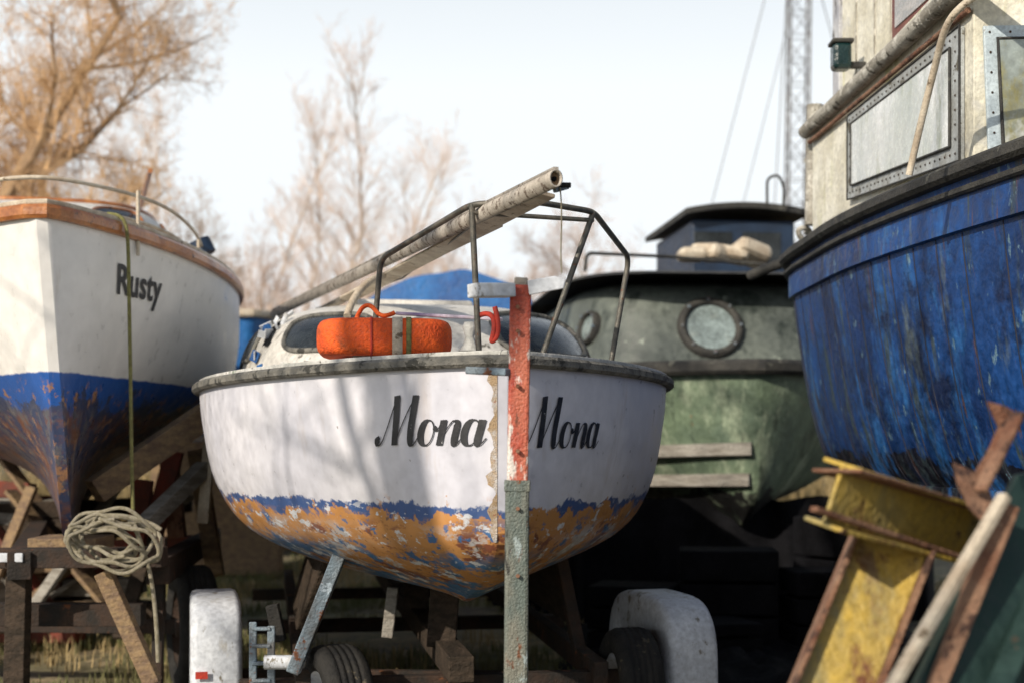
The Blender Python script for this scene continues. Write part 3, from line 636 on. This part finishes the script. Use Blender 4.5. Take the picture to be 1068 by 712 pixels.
gasket('front_window_gasket', [(.10,2.395),(.70,2.395),(.70,2.79),(.08,2.79)], A, e2, n2, .031)
rivets('front_window_rivets', [(.072,2.367),(.73,2.365),(.73,2.815),(.052,2.815)], .026, A, e2, n2, step=.07, r=.005)
A2 = A+e*.15-nn*.10; LU = LW-.25
wallpoly('wheelhouse_side', [(0,3.0),(LU,3.0),(LU,4.3),(0,4.3)], 0, .05, m_wheelh, A2, e, nn)
wallpoly('wheelhouse_front', [(0.0,3.0),(1.9,3.0),(1.9,4.3),(0.0,4.3)], 0, .05, m_wheelh, A2, e2, n2)
box('wheelhouse_back', (2.65,7.45,3.65), (1.9,.05,1.3), m_wheelh, bb); box('wheelhouse_far_side', (3.65,6.4,3.65), (.05,2.1,1.3), m_wheelh, bb); box('wheelhouse_roof', (2.7,6.4,4.33), (2.3,2.5,.06), m_weath, bb)
wallpoly('upper_window_frame', [(.42,3.12),(1.05,3.12),(1.05,3.62),(.42,3.62)], .02, .018, mat('maroon_frame',(.12,.03,.03),(.2,.08,.06)), A2, e, nn)
wallpoly('upper_window_glass', [(.48,3.17),(.99,3.17),(.99,3.57),(.48,3.57)], .026, .004, mat('grey_glass',(.3,.3,.3),(.45,.42,.4),rough=.2,stretch=(1,1,5)), A2, e, nn, bevel=0)
wallpoly('corner_board', [(LU-.10,2.99),(LU+.02,2.99),(LU+.02,4.3),(LU-.10,4.3)], .02, .03, mat('corner_board_paint',(.55,.56,.58),(.35,.36,.4),sc=9,stains=[((.1,.09,.08),.6,12,(1,1,.4))]), A2, e, nn)
for k in range(5): wallpoly('corner_batten_%d'%k, [(LU-.35-.3*k,3.0),(LU-.338-.3*k,3.0),(LU-.338-.3*k,4.3),(LU-.35-.3*k,4.3)], .006, .006, m_weath, A2, e, nn, bevel=0)
lp = S(877,60,6.95)
box('navigation_lamp', lp, (.09,.10,.13), mat('green_lamp',(.004,.022,.025),(.008,.035,.035),rough=.2), bb, bevel=.02); box('lamp_cap', lp+Vector((0,0,.07)), (.105,.115,.02), m_strakeblk, bb); box('lamp_bracket', lp+Vector((.07,0,-.04)), (.1,.04,.03), m_strakeblk, bb)
tube('grab_pipe', [S(948,183,5.15),S(962,120,5.1),S(978,60,5.0),S(985,25,4.9),S(1002,5,4.85),S(1030,-12,4.8)], .013, m_cream, bb, smooth=True)
for k in range(9):
    c = S(848+random.uniform(-10,8), 165+14*k, 7.75)
    tube('rope_tangle_%d'%k, [c+Vector((.05*math.sin(t*1.3+k), .04*math.cos(t+k), .06*math.sin(t*.8+k*2))) for t in range(9)], .014, random.choice([m_weath,m_cream,m_greytim]), bb, smooth=True)
tube('fender', [S(850,110,7.7), S(848,235,7.7)], .045, m_weath, bb)
tube('fairlead', rounded([S(782,288,8.4),S(800,280,8.3),S(830,270,8.2)],.05), .03, m_strakeblk, bb)
for y in (3.2,5.2,7.4):
    box('keel_block', (3.0,y,.22), (.6,.3,.44), m_dktim, bb, bevel=.01)
    bar('prop', (1.7,y,.0), (2.05,y,1.15), .1,.1, m_dktim, bb, up=(0,1,0))

# ================================================================== SHEETING ON THE GROUND, FAR BOATS
def heap(name, cx, cy, rx, ry, h, m, seed=0, n=50, fold=.10):
    V = []; Fc = []
    for i in range(n+1):
        for j in range(n+1):
            x = (i/n*2-1); y = (j/n*2-1); f = max(0, (1-abs(x)**4)*(1-abs(y)**4))**.6
            z = h*f*(.7+.4*noise.noise(Vector((x*1.8+seed,y*1.8,0))))+fold*f*(abs(noise.noise(Vector((x*5+seed,y*3+x*2,3))))+.4*noise.noise(Vector((x*14,y*11,seed))))
            V.append((cx+x*rx*(1+.15*noise.noise(Vector((y*3,seed,0)))), cy+y*ry*(1+.15*noise.noise(Vector((x*3,seed+4,0)))), max(-.01,z)+.006))
    for i in range(n):
        for j in range(n): Fc.append((i*(n+1)+j,(i+1)*(n+1)+j,(i+1)*(n+1)+j+1,i*(n+1)+j+1))
    return mesh(name, V, Fc, m, None, smooth=True)
heap('shade_ground_sheet', 1.5, 7.8, 1.15, 2.3, .10, m_shadeblk, 1, fold=.12)  # black sheet laid where the ground is only in shade
heap('navy_tarpaulin', -.05, 6.5, .35, .4, .16, m_nblue, 5)
cr = empty('shade_crates', (1.2, 8.6, 0))  # added near-black boxes that fill the shaded area between the boats
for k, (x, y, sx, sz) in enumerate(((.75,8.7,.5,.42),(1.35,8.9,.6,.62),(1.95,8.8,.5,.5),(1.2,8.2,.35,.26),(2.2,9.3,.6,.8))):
    for j in range(3): box('shade_crate_%d_board_%d'%(k,j), (x, y, .02+sz*(j+.5)/3), (sx,.4,sz/3-.02), m_shadeblk, cr, rot=(0,0,.2*k-.3), bevel=.01)
cb = empty('covered_dinghy', (-.6, 14, 2))
H5 = Hull((-.42, 12.2), 4, 6, lambda u: .8*(1-(1-min(u/.4,1))**2)**.8, lambda u: 2.3, lambda u: 1.0, lambda z: .3*(2.3-z), H1.bow, H1.mid)
H5.build('hull', m_deck, cb)
V = []; Fc = []; n = 24
for i in range(n+1):
    x = -.80+1.60*i/n
    for j in range(7):
        y = 12.9+.55*j; V.append((x-.62, y, 2.83-.30*abs(x/.80)**2.4+.04*noise.noise(Vector((x*3,y*2,0)))-(.05 if j%2 else 0)+.06*x))
    V.append((x-.62, 12.86, 2.30))
for i in range(n):
    for j in range(6): Fc.append((i*8+j,(i+1)*8+j,(i+1)*8+j+1,i*8+j+1))
    Fc.append((i*8,i*8+7,(i+1)*8+7,(i+1)*8))
mesh('blue_cover', V, Fc, m_btarp, cb, smooth=False)
for s_ in (1.2,4): box('cradle_block', H5.world(s_,0,.5), (1.2,.3,1.0), m_timber, cb)
cb2 = empty('small_boat', (-2.5,14,2))
H6 = Hull((-2.35, 12.8), 20, 5, lambda u: .9*(1-(1-min(u/.4,1))**2)**.8, lambda u: 2.45, lambda u: 1.3, lambda z: .3*(2.4-z), H1.bow, H1.mid)
H6.build('hull', m_btarp, cb2); H6.deck('deck', m_deck, cb2); H6.strake('gunwale', m_cream, cb2, w=.05, h=.07)
for s_ in (1.2,3.5): box('cradle_block', H6.world(s_,0,.65), (1.0,.3,1.3), m_timber, cb2)

# ================================================================== FOREGROUND STEEL
def ibeam(name, a, b, web, w, h, t, mw, mf, parent, channel=False):
    a, b, wv = Vector(a), Vector(b), Vector(web); tt = (b-a).normalized(); wv = (wv-tt*wv.dot(tt)).normalized(); fv = tt.cross(wv)
    def slab(nm, c0, hx, hy, m):
        V = [p+c0+wv*x*hx+fv*y*hy for p in (a,b) for x, y in ((-1,-1),(1,-1),(1,1),(-1,1))]
        mesh(nm, V, [(0,1,2,3),(4,7,6,5)]+[(i,(i+1)%4,4+(i+1)%4,4+i) for i in range(4)], m, parent, bevel=.003)
    o = fv*(-w/2+t/2) if channel else Vector()
    slab(name+'_web', o, h/2-t, t/2, mw)
    slab(name+'_flange_a', wv*(h/2-t/2), t/2, w/2, mf); slab(name+'_flange_b', -wv*(h/2-t/2), t/2, w/2, mf)
ys = empty('steel_beam', (.8, 3, .6))
ibeam('leg', S(932,562,3.05), S(810,800,2.75)+Vector((-.12,0,-.42)), Vector((1,.15,.35)), .09, .17, .010, m_yellow, m_rust, ys)
ibeam('head', S(868,515,2.85), S(1075,575,3.35), Vector((0,-.3,1)), .10, .135, .010, m_yellow, m_yellow, ys)
bar('head_edge_plate', S(848,530,2.80), S(1000,580,3.10), .02, .012, m_rust, ys)
bar('head_top_plate', S(872,490,2.84), S(1068,548,3.34), .12, .008, m_rust, ys)
ra = empty('rusty_steel_frame', (1.1, 2.9, .6))
ibeam('upright', S(1050,530,2.75), S(918,770,2.5)+Vector((-.15,0,-.5)), Vector((.3,1,.2)), .035, .07, .008, m_rust, m_rust, ra, True)
bar('edge_bar', S(1048,516,2.7), S(925,725,2.55), .024, .02, m_cream, ra)
G = ((1030,418,2.9),(1048,423,2.9),(1064,432,2.9),(1052,462,2.88),(1030,505,2.85),(1044,545,2.8),(1022,541,2.8),(1012,530,2.8),(1000,505,2.82),(995,482,2.85),(1018,492,2.86),(1034,465,2.88),(1042,445,2.9))
ng = len(G)
mesh('torn_gusset', [S(*p) for p in G]+[S(*p)+Vector((0,.012,0)) for p in G], [tuple(range(ng)), tuple(range(2*ng-1,ng-1,-1))]+[(i,(i+1)%ng,ng+(i+1)%ng,ng+i) for i in range(ng)], m_rust, ra)
bar('gusset_edge', S(1063,430,2.88), S(1022,512,2.8), .03, .012, m_rust, ra)
gp = empty('green_steel_plate', (1.1,2.6,.5))
q4 = [S(1062,495,2.85),S(1200,470,3.2),S(1200,1000,2.6),S(915,800,2.55)]
mesh('plate', q4+[p+Vector((.005,.05,0)) for p in q4], [(0,1,2,3),(4,7,6,5),(0,4,5,1),(1,5,6,2),(2,6,7,3),(3,7,4,0)], m_dkgreen, gp)
bar('rib', S(1120,540,2.9), S(1010,800,2.5), .05, .03, m_dkgreen, gp)
bar('plate_prop', S(1060,700,2.75), S(1060,1150,2.75), .06, .06, m_dktim, gp, up=(0,1,0))

# ================================================================== LATTICE MAST
lm = empty('lattice_mast', (5.0,25,0))
def lat(z, k):
    c = [(-1,-1),(1,-1),(1,1),(-1,1)][k%4]; return Vector((4.93+z*.013+c[0]*.17, 25+c[1]*.17, z))
for k in range(4): tube('chord_%d'%k, [lat(0,k), lat(11,k)], .018, m_lattice, lm, res=1)
z = 0; fl = 0
while z < 11:
    for k in range(4):
        a, b = (k, k+1) if fl else (k+1, k); tube('brace', [lat(z,a), lat(min(11,z+.42),b)], .008, m_lattice, lm, res=0)
        tube('ring', [lat(z,k), lat(z,k+1)], .008, m_lattice, lm, res=0)
    z += .42; fl = 1-fl
top = lat(10.9,0)
for g in ((2.1,25,0),(8.5,27,0),(5,29,0)): tube('guy_wire', [top, Vector(g)], .009, m_lattice, lm, res=1)
tube('guy_wire_low', [lat(8.8,0), Vector((2.7,25,0))], .008, m_lattice, lm, res=1)

# ================================================================== TREES
def tree_mesh(name, seed, H, trunk_r, nl, spread, up, mats, droop=0, birch=False, tw=.003):
    rnd = random.Random(seed); V = []; Fc = []; MI = []
    def seg(pts, rads, sides, mi):
        base = len(V)
        for i, p in enumerate(pts):
            t = (pts[min(len(pts)-1,i+1)]-pts[max(0,i-1)]).normalized(); a = t.orthogonal().normalized(); b = t.cross(a)
            for k in range(sides):
                an = 2*math.pi*k/sides; V.append(p+(a*math.cos(an)+b*math.sin(an))*rads[i])
        for i in range(len(pts)-1):
            for k in range(sides):
                Fc.append((base+i*sides+k, base+i*sides+(k+1)%sides, base+(i+1)*sides+(k+1)%sides, base+(i+1)*sides+k)); MI.append(mi)
    def grow(p, d, L, r, lev):
        n = 6 if lev < 2 else 3; pts = [p.copy()]; rr = [r]
        for i in range(n):
            d = (d+Vector((rnd.gauss(0,.14),rnd.gauss(0,.14),rnd.gauss(0,.10)+up*.10-(droop*.16 if lev >= 2 else 0)))).normalized()
            p = p+d*L/n; pts.append(p.copy()); rr.append(max(tw*.6, r*(1-.75*(i+1)/n)))
        seg(pts, rr, 6 if lev == 0 else (4 if lev == 1 else 3), 0 if lev < 2 else 1)
        if lev >= len(nl): return
        for c in range(nl[lev]):
            f = rnd.uniform(.22 if lev == 0 else .12, 1.0); x = f*n; i = min(int(x), n-1); q = pts[i].lerp(pts[i+1], x-i)
            ax_ = (pts[i+1]-pts[i]).normalized(); o = ax_.orthogonal().normalized(); o = Matrix.Rotation(rnd.random()*6.283,3,ax_)@o
            dd = (ax_*(1-spread)+o*spread+Vector((0,0,up*.3))).normalized()
            k = (1-.55*f) if (lev == 0) else (1-.35*f)
            grow(q, dd, L*rnd.uniform(.38,.62)*k*(1.15 if lev == 0 and not birch else (.55 if birch and lev == 0 else 1)), max(tw, min(rr[i]*.5, .05 if lev==0 else .02)), lev+1)
    grow(Vector((0,0,0)), Vector((0,0,1)), H, trunk_r, 0)
    me = bpy.data.meshes.new(name); me.from_pydata([tuple(v) for v in V], [], Fc)
    for m in mats: me.materials.append(m)
    me.polygons.foreach_set('material_index', MI); me.update(); return me
big = tree_mesh('bare_tree_mesh', 3, 7.2, .17, (15,12,11,8), .64, .45, (m_bark,m_twig), tw=.0032)
spr = tree_mesh('shadow_tree_mesh', 8, 8.5, .15, (12,6,3), .62, .5, (m_bark,m_twig), tw=.006)
b1 = tree_mesh('birch_mesh_a', 11, 9.2, .07, (30,8,6), .45, .9, (m_birch,m_btwig), droop=.8, birch=True, tw=.0036)
b2 = tree_mesh('birch_mesh_b', 12, 8.6, .065, (28,8,6), .47, .8, (m_birch,m_btwig), droop=.8, birch=True, tw=.0036)
sh = tree_mesh('scrub_mesh', 21, 4.6, .06, (18,10,8), .60, .6, (m_bark,m_btwig), tw=.005)
def inst(name, me, loc, rz=0, s=1.0, parent=None):
    o = bpy.data.objects.new(name, me); o.location = loc; o.rotation_euler = (0,0,rz); o.scale = (s,s,s*random.uniform(.92,1.08)); COL.objects.link(o)
    if parent: o.parent = parent
    return o
inst('added_shadow_tree', big, (-6.9,16.5,0), .4, 1.03)
inst('added_shadow_tree', big, (-9.8,19,0), 2.4, 1.15)
inst('added_shadow_tree', big, (-6.4,22,0), 4.1, .8)
inst('added_shadow_tree', spr, (-4.0,-2.6,0), 1.1, 1.0)  # added out of view behind the camera to throw branch shadows on the boats
for x, y, s_, me in ((-4.0,28,.98,b1),(-3.1,29,.90,b2),(-5.0,30,.85,b1),(-4.7,26.5,.74,b2),(-2.0,31,.72,b1),(-6.3,31,.9,b2),(-1.2,33,.64,b2),(-3.6,31,.86,b2)):
    inst('birch_tree', me, (x,y,0), random.random()*6, s_)
tl = empty('distant_trees', (0,0,0))
for k in range(58):
    x = -26+k*.85+random.uniform(-.4,.4); inst('distant_tree_%d'%k, random.choice([sh,sh,sh,b2]), (x, random.uniform(33,42), 0), random.random()*6, random.uniform(.8,1.05)*(1.25 if x < -2 else (1.25 if x < 3 else .8)), tl)

# ================================================================== GROUND + GRASS
V = []; Fc = []
xs = [-400,-150,-60]+[-30+i*.5 for i in range(121)]+[60,150,400]; yy = [-60,-20]+[0+i*.4 for i in range(110)]+[60,120,300,900]
for y in yy:
    for x in xs:
        near = 1 if (abs(x) < 31 and 0 <= y <= 44) else 0
        V.append((x, y, near*(.04*noise.noise(Vector((x*.6,y*.6,0)))+.02*noise.noise(Vector((x*2.3,y*2.3,5))))-.03))
w = len(xs)
for j in range(len(yy)-1):
    for i in range(w-1): Fc.append((j*w+i, j*w+i+1, (j+1)*w+i+1, (j+1)*w+i))
mesh('ground', V, Fc, m_ground, smooth=True, recalc=False)
def blades(name, n, reg, hmin, hmax, m, seed, clump=.5, avoid=None):
    rnd = random.Random(seed); V = []; Fc = []
    for _ in range(n):
        x = rnd.uniform(reg[0], reg[1]); y = rnd.uniform(reg[2], reg[3])
        if noise.noise(Vector((x*.9+seed, y*.9, 0)))*.5+.5 < clump: continue
        if avoid and avoid[0] < x < avoid[1] and avoid[2] < y < avoid[3]: continue
        for k in range(5):
            bx, by = x+rnd.gauss(0,.04), y+rnd.gauss(0,.04); h = rnd.uniform(hmin,hmax); a = rnd.random()*6.283; l = rnd.uniform(.1,.6)*h
            w_ = .004+h*.006; c, s_ = math.cos(a), math.sin(a); b0 = len(V)
            V += [(bx-s_*w_,by+c*w_,-.05),(bx+s_*w_,by-c*w_,-.05),(bx+c*l*.35+s_*w_*.7,by+s_*l*.35-c*w_*.7,h*.6),(bx+c*l*.35-s_*w_*.7,by+s_*l*.35+c*w_*.7,h*.6),(bx+c*l,by+s_*l,h)]
            Fc += [(b0,b0+1,b0+2,b0+3),(b0+3,b0+2,b0+4)]
    mesh(name, V, Fc, m, recalc=False)
blades('grass', 15000, (-6,4,4.8,16), .02, .08, m_ggrass, 1, .48, (.4,3,5.5,10))
blades('dry_grass', 7000, (-6,4,4.8,20), .03, .12, m_reed, 2, .54, (.4,3,5.5,10))
blades('dry_reeds', 4500, (-12,12,17,24), .4, 1.2, m_reed, 3, .35)

# ================================================================== LIGHT / WORLD / CAMERA
SUN = Vector((-.62,-.785,0)).normalized(); EL = R(28)
sd = Vector((SUN.x*math.cos(EL), SUN.y*math.cos(EL), math.sin(EL)))
sl = bpy.data.lights.new('sun','SUN'); sl.energy = 4.6; sl.angle = R(.5); sl.color = (1,.90,.76)
so = bpy.data.objects.new('sun', sl); COL.objects.link(so); so.rotation_euler = (-sd).to_track_quat('-Z','Y').to_euler()
w = bpy.data.worlds.new('World'); scene.world = w; w.use_nodes = True; nt = w.node_tree; N = nt.nodes; L = nt.links
bg = N['Background']; sky = N.new('ShaderNodeTexSky'); sky.sky_type = 'NISHITA'; sky.sun_disc = False; sky.sun_elevation = EL
sky.sun_rotation = math.atan2(SUN.x, SUN.y); sky.dust_density = 2.0
tc_ = N.new('ShaderNodeTexCoord'); sp = N.new('ShaderNodeSeparateXYZ'); L.new(tc_.outputs['Generated'], sp.inputs[0])
mr = N.new('ShaderNodeMapRange'); mr.inputs[1].default_value = .24; mr.inputs[2].default_value = .62; mr.inputs[3].default_value = 1.0; mr.inputs[4].default_value = .05; L.new(sp.outputs[2], mr.inputs[0])
mx = N.new('ShaderNodeMixRGB'); L.new(mr.outputs[0], mx.inputs[0]); L.new(sky.outputs[0], mx.inputs[1]); mx.inputs[2].default_value = (9.7,10.2,10.5,1)
L.new(mx.outputs[0], bg.inputs[0]); bg.inputs[1].default_value = .10
cam = bpy.data.cameras.new('camera'); co = bpy.data.objects.new('camera', cam); COL.objects.link(co); co.location = (0,0,CH); co.rotation_euler = (R(90),0,0)
cam.lens = 50; cam.sensor_width = 36; cam.shift_y = 104/1068; cam.clip_end = 2000; cam.clip_start = .05
cam.dof.use_dof = True; cam.dof.focus_distance = 4.9; cam.dof.aperture_fstop = 2.1
scene.camera = co
scene.view_settings.view_transform = 'Standard'; scene.view_settings.look = 'None'; scene.view_settings.exposure = 0
